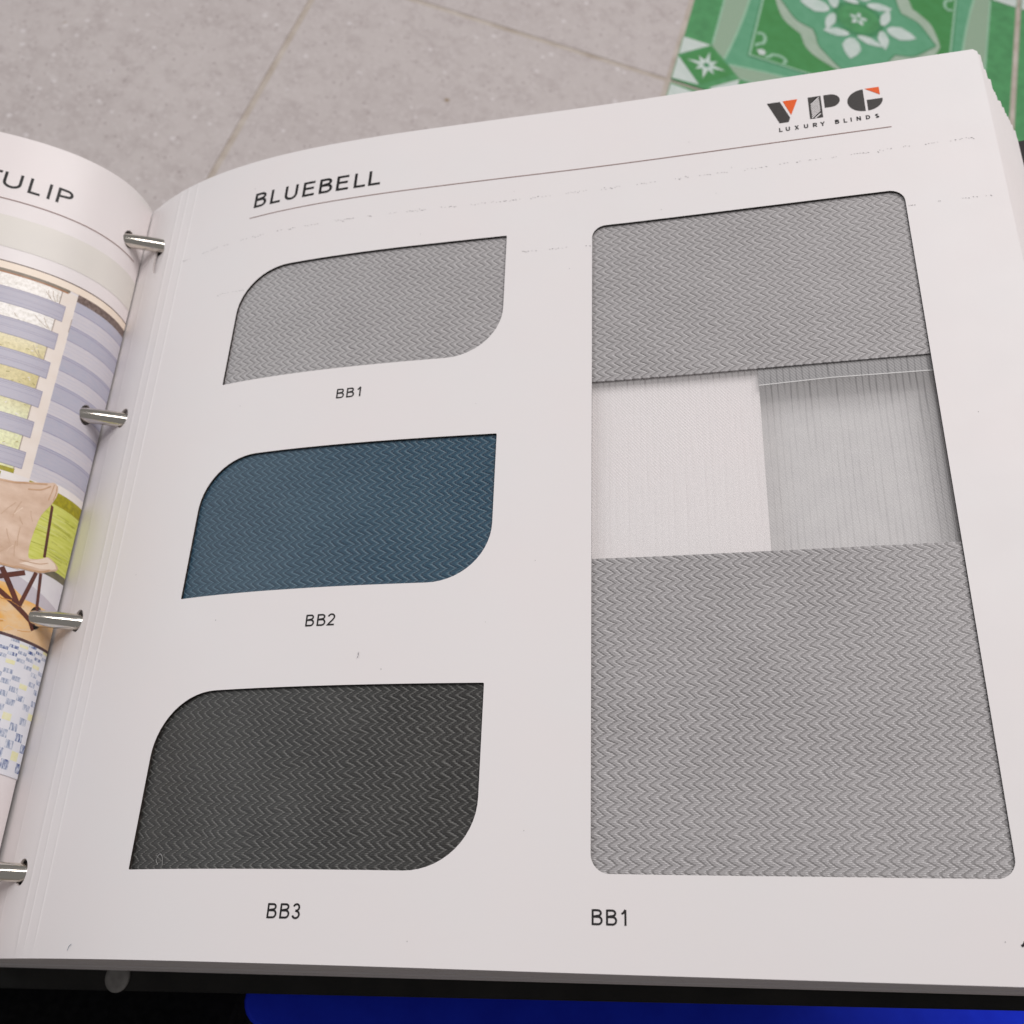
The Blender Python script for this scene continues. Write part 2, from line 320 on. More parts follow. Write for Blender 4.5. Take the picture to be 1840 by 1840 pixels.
class Print:
    """flat print: polygons laid on a page surface, one mesh, several inks"""
    def __init__(self, surf, base=0.0004): self.surf = surf; self.V = []; self.F = []; self.uv = []; self.mi = []; self.mats = []; self.n = 0; self.base = base
    def mid(self, m):
        if m not in self.mats: self.mats.append(m)
        return self.mats.index(m)
    holes = (); asp = 1.0
    def poly(self, pts, m, level=0, step=None, grid=True):
        step = step or self.step
        pts = np.array(pts, float); lo, hi = pts.min(0), pts.max(0)
        hs = [h for h in self.holes if min(p[0] for p in h) < hi[0] and max(p[0] for p in h) > lo[0] and min(p[1] for p in h) < hi[1] and max(p[1] for p in h) > lo[1]]
        sg = np.arange(lo[0] + step, hi[0], step) if grid else (); tg = np.arange(lo[1] + 0.06, hi[1], 0.06) if grid else ()
        V, F, _ = tri2d(pts, hs, sg, tg, step, self.asp)
        P = self.surf(V[:, 0], V[:, 1], self.base + level * 0.00010)
        self.V.append(P); self.uv.append(V); self.F += [tuple(f + self.n) for f in F]; self.mi += [self.mid(m)] * len(F); self.n += len(V)
    step = .015
    def rect(self, s0, s1, t0, t1, m, level=0, step=None): self.poly([(s0, t0), (s1, t0), (s1, t1), (s0, t1)], m, level, step)
    def stroke(self, path, w, m, level=0, closed=False, cap=0.0):
        P = np.array(path, float)
        if self.asp > 1 and not closed: P = np.concatenate([np.linspace(a, b, max(2, int(abs(b[0] - a[0]) / .003) + 1), endpoint=False) for a, b in zip(P[:-1], P[1:])] + [P[-1:]])
        n = len(P)
        if cap and not closed:
            a = P[0] - P[1]; P[0] += a / np.linalg.norm(a) * cap; a = P[-1] - P[-2]; P[-1] += a / np.linalg.norm(a) * cap
        nx = np.roll(P, -1, 0) - P; nx /= np.linalg.norm(nx, axis=1, keepdims=True) + 1e-12; pv = np.roll(nx, 1, 0)
        if not closed: nx[-1] = nx[-2]; pv[0] = nx[0]
        nn = np.stack([-nx[:, 1], nx[:, 0]], 1); npv = np.stack([-pv[:, 1], pv[:, 0]], 1); b = nn + npv; b /= np.linalg.norm(b, axis=1, keepdims=True) + 1e-9
        k = 1 / np.maximum(0.35, (b * nn).sum(1)); ww = w if np.ndim(w) else np.full(n, w)
        A = P + b * (k * ww / 2)[:, None]; B = P - b * (k * ww / 2)[:, None]
        V = np.concatenate([A, B]); Q = self.surf(V[:, 0], V[:, 1], self.base + level * 0.00012)
        self.V.append(Q); self.uv.append(V)
        for i in range(n if closed else n - 1):
            j = (i + 1) % n; self.F.append((self.n + i, self.n + n + i, self.n + n + j, self.n + j)); self.mi.append(self.mid(m))
        self.n += 2 * n
    def build(self, name, parent): return mesh_obj(name, W(np.concatenate(self.V)), self.F, self.mats, parent, np.concatenate(self.uv), self.mi, False)
def arc(cx, cy, rx, ry, a0, a1, n=14):
    return [(cx + rx * math.cos(math.radians(a0 + (a1 - a0) * i / n)), cy + ry * math.sin(math.radians(a0 + (a1 - a0) * i / n))) for i in range(n + 1)]
def glyph(ch, w):
    w = w * (1.0 if w > .2 else 1.28)
    """stroke skeletons, cap height 1; returns (strokes, width)"""
    h = w / 2
    if ch == 'B': return [[(h, 0), (h, 1)], [(h, 1 - h * .9), (.42, 1 - h * .9)] + arc(.42, .765, .20, .235 - h * .9, 90, -90)[1:] + [(h, .53)], [(h, .53), (.44, .53)] + arc(.44, .265 + h * .45, .235, .265 - h * .45, 90, -90)[1:] + [(h, h * .9)]], .74
    if ch == 'L': return [[(h, 1), (h, h * .9), (.62, h * .9)]], .62
    if ch == 'U': return [[(h, 1), (h, .36)] + arc(.38, .36, .38 - h, .36 - h * .9, 180, 360)[1:] + [(.76 - h, 1)]], .76
    if ch == 'E': return [[(.68, 1 - h * .9), (h, 1 - h * .9), (h, h * .9), (.70, h * .9)], [(h, .53), (.64, .53)]], .70
    if ch == 'T': return [[(0, 1 - h * .9), (.74, 1 - h * .9)], [(.37, 1), (.37, 0)]], .74
    if ch == 'I': return [[(h, 0), (h, 1)]], w
    if ch == 'P': return [[(h, 0), (h, 1)], [(h, 1 - h * .9), (.46, 1 - h * .9)] + arc(.46, .73, .235, .27 - h * .9, 90, -90)[1:] + [(h, .46)]], .74
    if ch == '1': return [[(.04, .74), (.16, .80), (.30, 1)], [(.30, 1), (.30, 0)]], .40
    if ch == '2': return [arc(.30, .72, .25, .235, 170, -25, 16) + [(.42, .46), (.20, .24), (.05, h * .9), (.58, h * .9)]], .58
    if ch == '3': return [arc(.28, .745, .21, .215, 165, -85, 14) + [(.22, .535)], [(.22, .535)] + arc(.28, .27, .245, .235, 88, -165, 16)], .56
    if ch == 'X': return [[(h, 0), (.78 - h, 1)], [(h, 1), (.78 - h, 0)]], .78
    if ch == 'R': return [[(h, 0), (h, 1)], [(h, 1 - h), (.44, 1 - h)] + arc(.44, .70, .23, .30 - h, 90, -90)[1:] + [(h, .40)], [(.38, .40), (.70, 0)]], .74
    if ch == 'Y': return [[(h * .7, 1), (.40, .46), (.80 - h * .7, 1)], [(.40, .48), (.40, 0)]], .80
    if ch == 'N': return [[(h, 0), (h, 1)], [(h, .96), (.78 - h, .04)], [(.78 - h, 0), (.78 - h, 1)]], .78
    if ch == 'D': return [[(h, 1), (h, h), (.34, h)] + arc(.34, .5, .42 - h, .5 - h, -90, 90)[1:] + [(h, 1 - h)]], .76
    if ch == 'S': return [arc(.34, .74, .25, .26 - h, 35, 265, 14) + arc(.34, .26, .27, .26 - h, 88, -145, 14)], .66
def text(pr, chars, starts, t0, cap, w, m, sgn=1, sx=1.0, sks=None):
    for i, (ch, s0) in enumerate(zip(chars, starts)):
        st, wd_ = glyph(ch, w); k = sx if np.ndim(sx) == 0 else sx[i]; tt = t0 if np.ndim(t0) == 0 else t0[i]
        for j, q in enumerate(st): pr.stroke([(s0 + sgn * x * cap * k, tt + y * cap) for x, y in q], w * (1.0 if w > .2 else 1.28) * cap, m, level=j * 0.3)

# ================================================================== FLOOR
def empty(name, loc, parent=None):
    o = bpy.data.objects.new(name, None); COL.objects.link(o); o.location = loc; o.empty_display_size = 0.02
    if parent: o.parent = parent
    return o
TS = 0.505 * CAM_H; TB, TA = 0.0385 * CAM_H, 1.256 * CAM_H
S_ = 4.0
floor = mesh_obj('floor', [(-S_, -S_, -0.0007), (S_, -S_, -0.0007), (S_, S_, -0.0007), (-S_, S_, -0.0007)], [(0, 1, 2, 3)], M['grout'])
floor['kind'] = 'structure'
def tile_mesh(name, m):
    g = 0.0024; bm = bmesh.new(); bmesh.ops.create_cube(bm, size=1)
    for v in bm.verts: v.co = Vector((g + (v.co.x + .5) * (TS - 2 * g), g + (v.co.y + .5) * (TS - 2 * g), (v.co.z - .5) * 0.008))
    bmesh.ops.bevel(bm, geom=[e for e in bm.edges if all(v.co.z > -0.001 for v in e.verts)], offset=0.0009, segments=2, affect='EDGES')
    me = bpy.data.meshes.new(name); bm.to_mesh(me); bm.free(); me.materials.append(m); return me
gm = tile_mesh('grey_tile', M['tile_grey']); pm = tile_mesh('green_tile', M['g_base'])
class Flat(Print):
    def __init__(self): super().__init__(None); self.base = 0.00015
    def build_mesh(self, name):
        me = bpy.data.meshes.new(name); V = np.concatenate(self.V); me.from_pydata([tuple(v) for v in V], [], self.F)
        for mm in self.mats: me.materials.append(mm)
        me.polygons.foreach_set('material_index', np.array(self.mi, np.int32)); me.update(); return me
fp = Flat(); fp.surf = lambda s, t, off: np.stack([s * TS, t * TS, np.full(np.shape(s), off) ], -1)
def sym(pts):
    """the eight mirror images of a motif drawn in one octant / the four of one in a quadrant"""
    pts = np.array(pts, float)
    for fx in (0, 1):
        for fy in (0, 1):
            q = pts.copy()
            if fx: q[:, 0] = 1 - q[:, 0]
            if fy: q[:, 1] = 1 - q[:, 1]
            yield q
def smoothline(pts, n=6):
    P = np.array(pts, float); out = []
    for i in range(len(P) - 1):
        p0 = P[max(i - 1, 0)]; p1 = P[i]; p2 = P[i + 1]; p3 = P[min(i + 2, len(P) - 1)]
        for k in range(n):
            u = k / n; out.append(0.5 * ((2 * p1) + (-p0 + p2) * u + (2 * p0 - 5 * p1 + 4 * p2 - p3) * u * u + (-p0 + 3 * p1 - 3 * p2 + p3) * u ** 3))
    out.append(P[-1]); return [tuple(p) for p in out]
Lv = 0
fp.poly([(.092, .19), (.092, .81), (.19, .908), (.81, .908), (.908, .81), (.908, .19), (.81, .092), (.19, .092)], M['g_teal'], 0, 1, False)
inner = [(.137, .153), (.148, .23), (.158, .32), (.165, .42), (.167, .5)]
for side in range(4):
    a = smoothline(inner, 4); b = [(x, 1 - y) for x, y in a[::-1][1:]]
    strip = [(.092, .81), (.092, .19)] + a + b
    ln_in = a + b; ln_out = [(.0935, .20), (.0935, .80)]
    def rot(p):
        x, y = p
        return [(x, y), (1 - y, x), (1 - x, 1 - y), (y, 1 - x)][side]
    fp.poly([rot(p) for p in strip], M['g_strip'], 1, 1, False)
    fp.stroke([rot(p) for p in ln_in], .007, M['g_line'], 2); fp.stroke([rot(p) for p in ln_out], .006, M['g_line'], 2)
fp.poly([(.205, .205), (.795, .205), (.795, .795), (.205, .795)], M['g_panel'], 1, 1, False)
fp.stroke([(.205, .205), (.795, .205), (.795, .795), (.205, .795)], .006, M['g_line'], 2, closed=True)
fp.stroke([(.199, .199), (.801, .199), (.801, .801), (.199, .801)], .003, M['g_dark'], 2, closed=True)
q1 = smoothline([(.238, .5), (.248, .465), (.275, .409), (.312, .378), (.338, .362)], 4) + smoothline([(.345, .345), (.362, .312), (.40, .283), (.465, .258), (.5, .248)], 4)
q2 = smoothline([(.252, .5), (.268, .478), (.313, .423), (.350, .408), (.372, .402)], 4) + smoothline([(.386, .372), (.397, .340), (.415, .320), (.464, .276), (.5, .256)], 4)
full = []; fin = []
for src, dst in ((q1, full), (q2, fin)):
    dst += src; dst += [(1 - x, y) for x, y in src[::-1][1:]]; dst += [(1 - x, 1 - y) for x, y in src[1:]]; dst += [(x, 1 - y) for x, y in src[::-1][1:-1]]
fp.poly(full, M['g_ribbon'], 3, 1, False); fp.poly(fin, M['g_teal'], 4, 1, False)
fp.stroke(fin, .004, M['g_dark'], 5, closed=True)
for q in sym([(.207, .207)]): pass
for fx in (0, 1):
    for fy in (0, 1):
        T = lambda pts: [((1 - x) if fx else x, (1 - y) if fy else y) for x, y in pts]
        fp.stroke(T(smoothline([(.212, .305), (.226, .312), (.238, .297), (.236, .272), (.222, .262), (.216, .250)])), .010, M['g_line'], 3)
        fp.stroke(T(smoothline([(.305, .212), (.312, .226), (.297, .238), (.272, .236), (.262, .222), (.250, .216)])), .010, M['g_line'], 3)
        fp.poly(T([(.222, .236), (.236, .246), (.250, .238), (.246, .222), (.232, .218)]), M['g_white'], 3, 1, False)
        # corner block: white triangles and a star in a lozenge
        fp.poly(T([(0.006, .006), (.006, .194), (.092, .194), (.194, .092), (.194, .006)]), M['g_base'], 3, 1, False)
        fp.poly(T([(.008, .194), (.090, .193), (.008, .116)]), M['g_white'], 4, 1, False); fp.poly(T([(.008, .108), (.008, .012), (.086, .018)]), M['g_white'], 4, 1, False)
        fp.poly(T([(.194, .008), (.193, .090), (.116, .018)]), M['g_white'], 4, 1, False)
        fp.poly(T([(.092, .190), (.175, .104), (.092, .022), (.012, .104)]), M['g_panel'], 5, 1, False)
        star = []
        for k in range(16):
            r = (.058 if k % 4 == 0 else (.040 if k % 4 == 2 else .020)); an = math.radians(90 + k * 22.5); star.append((.092 + r * math.cos(an), .105 + r * math.sin(an)))
        fp.poly(T(star), M['g_petal'], 6, 1, False); fp.poly(T(arc(.092, .105, .009, .009, 0, 337, 15)), M['g_dark'], 7, 1, False)
def petal(c0, c1, wd, bias=.45):
    c0, c1 = np.array(c0), np.array(c1); d = c1 - c0; n_ = np.array([-d[1], d[0]]); n_ /= np.linalg.norm(n_)
    prof_ = [(0, .25), (.15, .7), (bias, 1), (.75, .62), (.9, .28), (1, 0)]
    return [tuple(c0 + d * a + n_ * wd * b_) for a, b_ in prof_] + [tuple(c0 + d * a - n_ * wd * b_) for a, b_ in prof_[::-1][1:]]
fp.poly(arc(.5, .51, .082, .078, 0, 350, 30), M['g_dark'], 6, 1, False)
fp.poly(arc(.5, .51, .066, .062, 0, 350, 30), M['g_base'], 7, 1, False)
for k in range(5):
    an = math.radians(18 + 72 * k); fp.poly(petal((.5 + .006 * math.cos(an), .51 + .006 * math.sin(an)), (.5 + .030 * math.cos(an), .51 + .030 * math.sin(an)), .008), M['g_petal'], 8, 1, False)
C5 = np.array([.5, .508])
for k in range(4):
    R2 = np.array([[math.cos(k * math.pi / 2), -math.sin(k * math.pi / 2)], [math.sin(k * math.pi / 2), math.cos(k * math.pi / 2)]])
    P2 = lambda p: tuple(R2 @ (np.array(p) - C5) + C5)
    for a_, b_, w_ in (((.494, .415), (.496, .322), .030), ((.507, .432), (.588, .418), .016), ((.480, .430), (.400, .412), .018)):
        fp.poly(petal(P2(a_), P2(b_), w_), M['g_petal'], 8, 1, False)
pat_me = fp.build_mesh('tile_pattern')
for i in range(-3, 3):
    for j in range(-2, 3):
        name = 'grey_tile' if i < 0 else 'patterned_tile'
        o = link(name, gm if i < 0 else pm, floor)
        o.location = (TB + i * TS + random.uniform(-.0004, .0004), TA + j * TS + random.uniform(-.0004, .0004), random.uniform(-.0002, .0002))
        if i >= 0: link('tile_pattern', pat_me, o)
# ================================================================== BLACK POUF AND BLUE STOOL UNDER THE BINDER
def rbox_bm(x0, x1, y0, y1, z0, z1, rv, rt, seg=5):
    """box with rounded upright corners (radius rv) and eased top and bottom rims (radius rt)"""
    bm = bmesh.new(); rings = []
    lev = [(z0 + rt * (1 - math.cos(q)), rt * (1 - math.sin(q))) for q in (0, math.pi / 4, math.pi / 2)] if rt else [(z0, 0)]
    lev += [(z1 - rt * (1 - math.cos(q)), rt * (1 - math.sin(q))) for q in (math.pi / 2, math.pi / 4, 0)] if rt else [(z1, 0)]
    for z, ins in lev:
        r = max(rv - ins, 1e-4); ring = []
        for cx, cy, a0 in ((x1 - rv, y1 - rv, 0), (x0 + rv, y1 - rv, 90), (x0 + rv, y0 + rv, 180), (x1 - rv, y0 + rv, 270)):
            for k in range(seg + 1):
                an = math.radians(a0 + 90 * k / seg); ring.append(bm.verts.new((cx + r * math.cos(an), cy + r * math.sin(an), z)))
        rings.append(ring)
    n = len(rings[0])
    for A_, B_ in zip(rings[:-1], rings[1:]):
        for k in range(n): bm.faces.new((A_[k], A_[(k + 1) % n], B_[(k + 1) % n], B_[k]))
    bm.faces.new(rings[-1]); bm.faces.new(rings[0][::-1]); return bm
def bm_obj(name, bm, m, parent=None, smooth=False):
    bm.normal_update(); me = bpy.data.meshes.new(name); bm.to_mesh(me); bm.free(); me.materials.append(m)
    me.polygons.foreach_set('use_smooth', np.full(len(me.polygons), smooth))
    return link(name, me, parent)
pouf = empty('floor_pouf', (-0.36, 0.08, 0)); pouf['label'] = 'black fabric pouf under the left side of the open binder'; pouf['category'] = 'pouf'
bm_obj('pouf_body', rbox_bm(-0.31, 0.315, -0.33, 0.27, 0.0, 0.262, 0.05, 0.018), M['pouf'], pouf)
bm_obj('piping', rbox_bm(-0.313, 0.318, -0.333, 0.273, 0.236, 0.242, 0.052, 0.002), M['seam'], pouf)
STX0, STX1, STY0, STY1, STZ = -0.0405, 0.345, -0.008, 0.30, 0.333
stool = empty('plastic_stool', ((STX0 + STX1) / 2, (STY0 + STY1) / 2, 0)); stool['label'] = 'blue plastic stool under the right side of the binder'; stool['category'] = 'stool'
sx, sy = (STX1 - STX0) / 2, (STY1 - STY0) / 2
bm_obj('seat', rbox_bm(-sx, sx, -sy, sy, STZ - 0.022, STZ, 0.010, 0.0016, 6), M['blue'], stool)
bm_obj('apron', rbox_bm(-sx + .004, sx - .004, -sy + .004, sy - .004, STZ - 0.06, STZ - 0.022, 0.008, 0, 4), M['blue'], stool)
for ax_ in (-1, 1):
    for ay_ in (-1, 1):
        bm = bmesh.new(); bmesh.ops.create_cube(bm, size=1)
        for v in bm.verts:
            top = v.co.z > 0; px, py = ax_ * (sx - .030 + (0 if top else .016)), ay_ * (sy - .030 + (0 if top else .016)); w_ = .046 if top else .030
            v.co = Vector((px + v.co.x * w_, py + v.co.y * w_, STZ - .06 if top else 0))
        bmesh.ops.bevel(bm, geom=list(bm.edges), offset=.004, segments=2, affect='EDGES'); bm_obj('leg', bm, M['blue'], stool)
# ================================================================== SAMPLE BINDER
binder = empty('sample_binder', tuple(W((-1.0, 0.67, -0.45))))
bpy.context.view_layer.update()
binder['label'] = 'open ring binder of fabric samples with white card pages and black cover'; binder['category'] = 'sample binder'
BI = binder.matrix_world.inverted()
def adopt(o):            # parent to the binder keeping the mesh where it stands
    o.parent = binder; o.matrix_parent_inverse = BI; return o
def wrap(o, p): o.parent = p; return o

def rrect(s0, s1, t0, t1, r, corners='1111', n=8):
    out = []
    for (cx, cy, a0), on in zip(((s0 + r, t0 + r, 180), (s1 - r, t0 + r, 270), (s1 - r, t1 - r, 0), (s0 + r, t1 - r, 90)), corners):
        if on == '1': out += arc(cx, cy, r, r, a0, a0 + 90, n)
        else:
            c = {180: (s0, t0), 270: (s1, t0), 0: (s1, t1), 90: (s0, t1)}[a0]; e = .0018
            out += arc(c[0] + (e if a0 in (180, 90) else -e), c[1] + (e if a0 in (180, 270) else -e), e, e, a0, a0 + 90, 3)
    return out
SW = [(1.0863, .8553), (.7150, .4830), (.3402, .1069)]
small = [rrect(.2485, .7150, lo, hi, .088, '0101', 14) for hi, lo in SW]
big = rrect(.8535, 1.3228, .1076, 1.0867, .022, '1111', 8)
RT = [1.2075, .8565, .487, .112]
rhole = [arc(.0135, t, .0150, .0385 if i == 0 else .0185, 0, 345, 23) for i, t in enumerate(RT)]
lhole = [arc(.0475, t, .0140, .0190, 0, 345, 23) for t in (1.2405, .8565, .487, .112)]
EDGE = 1.4640
def page_outline(s0=-.078, s1=EDGE, t0=0.0, t1=H, r=.006):
    return [(s0, t0), (s1 - r, t0), (s1, t0 + r), (s1, t1 - r), (s1 - r, t1), (s0, t1)]
sgr = np.unique(np.round(np.concatenate([np.arange(-.074, .35, .0085), np.arange(.35, 1.46, .03), [c + d for c in CREASE for d in (-.0025, -.0012, 0, .0012, .0025)]]), 5))
tgr = np.arange(.03, H, .06)
page = adopt(sheet('page', right_surf, page_outline(), small + [big] + rhole, 0.0, .0038, M['paper'], M['paper_edge'], None, sgr, tgr, .0085, M['char'], asp=7.0, nchar=4))
page['label'] = 'white sample card with four windows cut to show fabric'
def on_page(o, p=page):
    o.parent = p; o.matrix_parent_inverse = p.matrix_world.inverted() if False else BI @ Matrix.Identity(4); o.matrix_parent_inverse = (p.parent.matrix_world @ p.matrix_parent_inverse @ p.matrix_basis).inverted(); return o
def swatch(name, lo, hi, m, label):
    o = on_page(sheet(name, right_surf, [(.2485 - .012, lo - .012), (.715 + .012, lo - .012), (.715 + .012, hi + .012), (.2485 - .012, hi + .012)], [], -.0040, .0018, m, m, None, np.arange(.25, .72, .025), np.arange(lo, hi, .05), .03))
    o['label'] = label; return o
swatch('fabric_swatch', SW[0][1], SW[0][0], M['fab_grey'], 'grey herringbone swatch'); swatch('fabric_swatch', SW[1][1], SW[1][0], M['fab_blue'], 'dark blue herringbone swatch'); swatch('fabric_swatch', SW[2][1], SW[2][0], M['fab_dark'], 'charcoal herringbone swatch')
for a_, b_ in ((.7962, 1.098), (.096, .5125)):
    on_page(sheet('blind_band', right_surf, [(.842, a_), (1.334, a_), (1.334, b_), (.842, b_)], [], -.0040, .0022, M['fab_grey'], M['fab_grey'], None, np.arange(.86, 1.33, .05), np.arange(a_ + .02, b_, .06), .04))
on_page(sheet('sheer_strip', right_surf, [(.842, .500), (1.334, .500), (1.334, .808), (.842, .808)], [], -.0068, 0, M['sheer'], None, None, np.arange(.86, 1.33, .05), np.arange(.52, .8, .05), .04))
on_page(sheet('white_card', right_surf, [(.846, .500), (1.0900, .500), (1.0912, .806), (.846, .806)], [], -.0165, .0020, M['paper'], M['paper_edge'], None, (), (), .05))
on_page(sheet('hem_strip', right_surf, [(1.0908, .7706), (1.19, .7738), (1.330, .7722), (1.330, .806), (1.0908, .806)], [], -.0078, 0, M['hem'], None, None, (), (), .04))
on_page(sheet('recess_shade_card', right_surf, [(1.01, .512), (1.328, .512), (1.328, .798), (1.01, .798)], [], -.042, .0025, M['recess_shade'], M['recess_shade'], None, (), (), .05))  # added sheet, its grey darkens the recess behind the sheer like shade
pr = Print(right_surf, -.0064); pr.stroke([(1.0905, .7690), (1.19, .7722), (1.325, .7705)], .0016, M['sheer_thread']); on_page(pr.build('stitch_line', None))
# print on the right page
pr = Print(right_surf); text(pr, 'BLUEBELL', [.2418, .2750, .3035, .3392, .3709, .4036, .4367, .4634], 1.2335, .0333, .118, M['ink'], sx=[.98, .98, 1.0, .98, 1.0, .98, 1.03, 1.06]); on_page(pr.build('title_lettering', None))
pr = Print(right_surf); pr.stroke([(s, 1.2107 + .0016 * (s - .24)) for s in np.linspace(.2375, 1.3205, 60)], .0016, M['ink_rule']); on_page(pr.build('rule_line', None))
for chars, st, t0 in (('BB1', [.4583, .4748, .4917], .7978), ('BB2', [.4589, .4756, .4912], .4252), ('BB3', [.4605, .4772, .4934], .0501), ('BB1', [.8548, .8714, .8885], .0514)):
    pr = Print(right_surf); text(pr, chars, st, t0, .0171, .105, M['ink']); on_page(pr.build('code_label', None))
pr = Print(right_surf); text(pr, '1', [1.3140], .0262, .0185, .11, M['ink']); on_page(pr.build('page_number', None))
pr = Print(right_surf)
lg = M['ink_logo']
pr.poly([(1.1385, 1.2972), (1.1588, 1.2972), (1.1722, 1.2602), (1.1692, 1.2514), (1.1553, 1.2514)], lg, 0, .01); pr.poly([(1.1632, 1.2978), (1.1862, 1.2978), (1.1742, 1.2655)], M['ink_orange'], 0, .01)
pr.poly([(1.2023, 1.2977), (1.2222, 1.2977), (1.2222, 1.2514), (1.2023, 1.2514)], lg, 0, .01)
bands = 8
pr.poly([(1.2056, 1.2835), (1.2150, 1.2977), (1.2192, 1.2977), (1.2192, 1.2650), (1.2105, 1.2514), (1.2056, 1.2514)], M['ink'], .8, .01)
for k in range(bands):
    t_ = 1.2530 + k * .0040
    a = [(1.2056, t_), (1.2192, t_ + .0138)]
    if a[1][1] > 1.2975: a[1] = (1.2192 - (a[1][1] - 1.2975), 1.2975)
    pr.stroke(a, 0.0017, M['paper'], 1.6)
pr.stroke([(1.2100, 1.2514), (1.2192, 1.2600)], 0.0017, M['paper'], 1.6)
pr.poly([(1.2264, 1.2708)] + [(1.2264, 1.2978), (1.2360, 1.2978)] + arc(1.2360, 1.2843, .0146, .0135, 90, -90, 14)[1:], lg, 0, .01)
pr.poly([(1.2868, 1.2984)] + arc(1.2868, 1.2753, .0255, .0231, 90, 270, 20), lg, 0, .01)
pr.poly([(1.2905, 1.2747)] + [(1.2905, 1.2522)] + arc(1.2890, 1.2747, .0255, .0225, -86, 0, 12), lg, 0, .01)
pr.poly([(1.2895, 1.2990), (1.3112, 1.2990), (1.3112, 1.2824)], M['ink_orange'], 0, .01)
text(pr, 'LUXURYBLINDS', [1.1533, 1.1637, 1.1773, 1.1916, 1.2052, 1.2166, 1.2388, 1.2519, 1.2624, 1.2713, 1.2853, 1.2992], [1.2329, 1.2330, 1.2332, 1.2333, 1.2334, 1.2335, 1.2337, 1.2338, 1.2340, 1.2341, 1.2342, 1.2344], .0084, .21, M['ink'])
on_page(pr.build('logo', None))
pr = Print(right_surf)
def scuffs(s0, s1, t0, t1, n, wob):
    s = s0
    while s < s1:
        run = random.uniform(.006, .035); e = min(s1, s + run)
        while s < e:
            l = random.uniform(.0007, .0028); an = random.uniform(-.9, .5); t_ = t0 + (t1 - t0) * (s - s0) / (s1 - s0) + random.gauss(0, wob)
            pr.stroke([(s, t_), (s + l * math.cos(an) * .5, t_ + l * math.sin(an) * .5 + .0003), (s + l * math.cos(an), t_ + l * math.sin(an))], random.uniform(.0005, .0010), M['scuff'])
            s += random.uniform(.0022, .0075)
        s += random.uniform(.004, .030)
scuffs(.095, .30, 1.160, 1.1655, 1, .0009); scuffs(.30, .70, 1.1650, 1.1605, 1, .0010); scuffs(.70, 1.44, 1.1605, 1.1690, 1, .0009)
scuffs(.20, .262, 1.0500, 1.0480, 1, .0006); scuffs(.742, .85, 1.0500, 1.0480, 1, .0004); scuffs(1.326, 1.44, 1.0545, 1.0565, 1, .0004)
for k in range(46): 
    s_, t_ = random.uniform(.1, 1.45), random.uniform(.01, 1.33)
    if any(inpoly(np.array([(s_, t_)]), np.array(h))[0] for h in small + [big]): continue
    pr.stroke([(s_, t_), (s_ + random.uniform(-.001, .001), t_ + random.uniform(.0005, .0016))], random.uniform(.0004, .0009), M['scuff'])
o = on_page(pr.build('scuff_marks', None)); o['kind'] = 'stuff'

# the sheets under the right page, fanned out to the right
NS = 28
for k in range(1, NS + 1):
    u = (k + random.uniform(-.16, .16)) / NS if k < NS else 1.0; dt = random.uniform(-.0015, .0015) - .002 * u; du = random.uniform(-.0020, .0020)
    holes = ([arc(.0135, 1.2405, .0150, .0185, 0, 345, 23)] + rhole[1:]) if k <= 7 else []
    if k <= 7: holes = holes + [rrect(.838 if k <= 3 else 1.00, 1.332, .508, .802, .004, '1111', 2)]
    sg = np.concatenate([np.arange(-.07, .4, .03), np.arange(.42, 1.46, .12)]); tg = np.arange(.1, H, .25)
    adopt(sheet('inner_page', under_surf(u, dt, du), page_outline(s1=EDGE + (.001 if k == 1 else 0)), holes, 0.0, .0044, M['paper'], M['paper_edge'], None, sg, tg, .02, M['cut_white'], asp=6.0))
# ------------------------------------------------------------------ left page and its printed picture
lpage = adopt(sheet('page', left_surf, [(0, 0), (1.46, 0), (1.46, H), (0, H)], lhole, 0.0, .0030, M['paper_gloss'], M['paper_edge'], None, np.concatenate([np.arange(.006, .36, .007), np.arange(.36, 1.45, .05)]), np.arange(.05, H, .09), .007, M['cut_white'], flip=True, asp=8.0))
lpage['label'] = 'glossy white page with a printed room picture'
for k in range(1, 7):
    adopt(sheet('inner_page', lambda s, t, off, k=k: left_surf(s, t, off - .0135 * k), [(.002, .002 * (k % 3)), (1.47, .002 * (k % 3)), (1.47, H - .0015 * (k % 3)), (.002, H - .0015 * (k % 3))], lhole if k < 4 else [], 0.0, .0050, M['paper'], M['paper_edge'], None, np.concatenate([np.arange(.02, .36, .02), np.arange(.4, 1.45, .1)]), np.arange(.1, H, .2), .02, M['cut_white'], flip=True, asp=6.0))
def onl(o): return on_page(o, lpage)
pr = Print(left_surf)
for ch, s0, s1 in (('T', .3105, .2869), ('U', .2832, .2512), ('L', .2405, .2203), ('I', .2083, .2045), ('P', .1940, .1684)):
    st, wd_ = glyph(ch, .118)
    for j, q in enumerate(st): pr.stroke([(s0 + (s1 - s0) * x / wd_, 1.2325 + y * .0335) for x, y in q], 0.0049, M['ink'], level=j * .3)
onl(pr.build('title_lettering', None))
pr = Print(left_surf); pr.stroke([(s, 1.2078) for s in np.linspace(.022, .9, 120)], .0020, M['ink_rule']); onl(pr.build('rule_line', None))

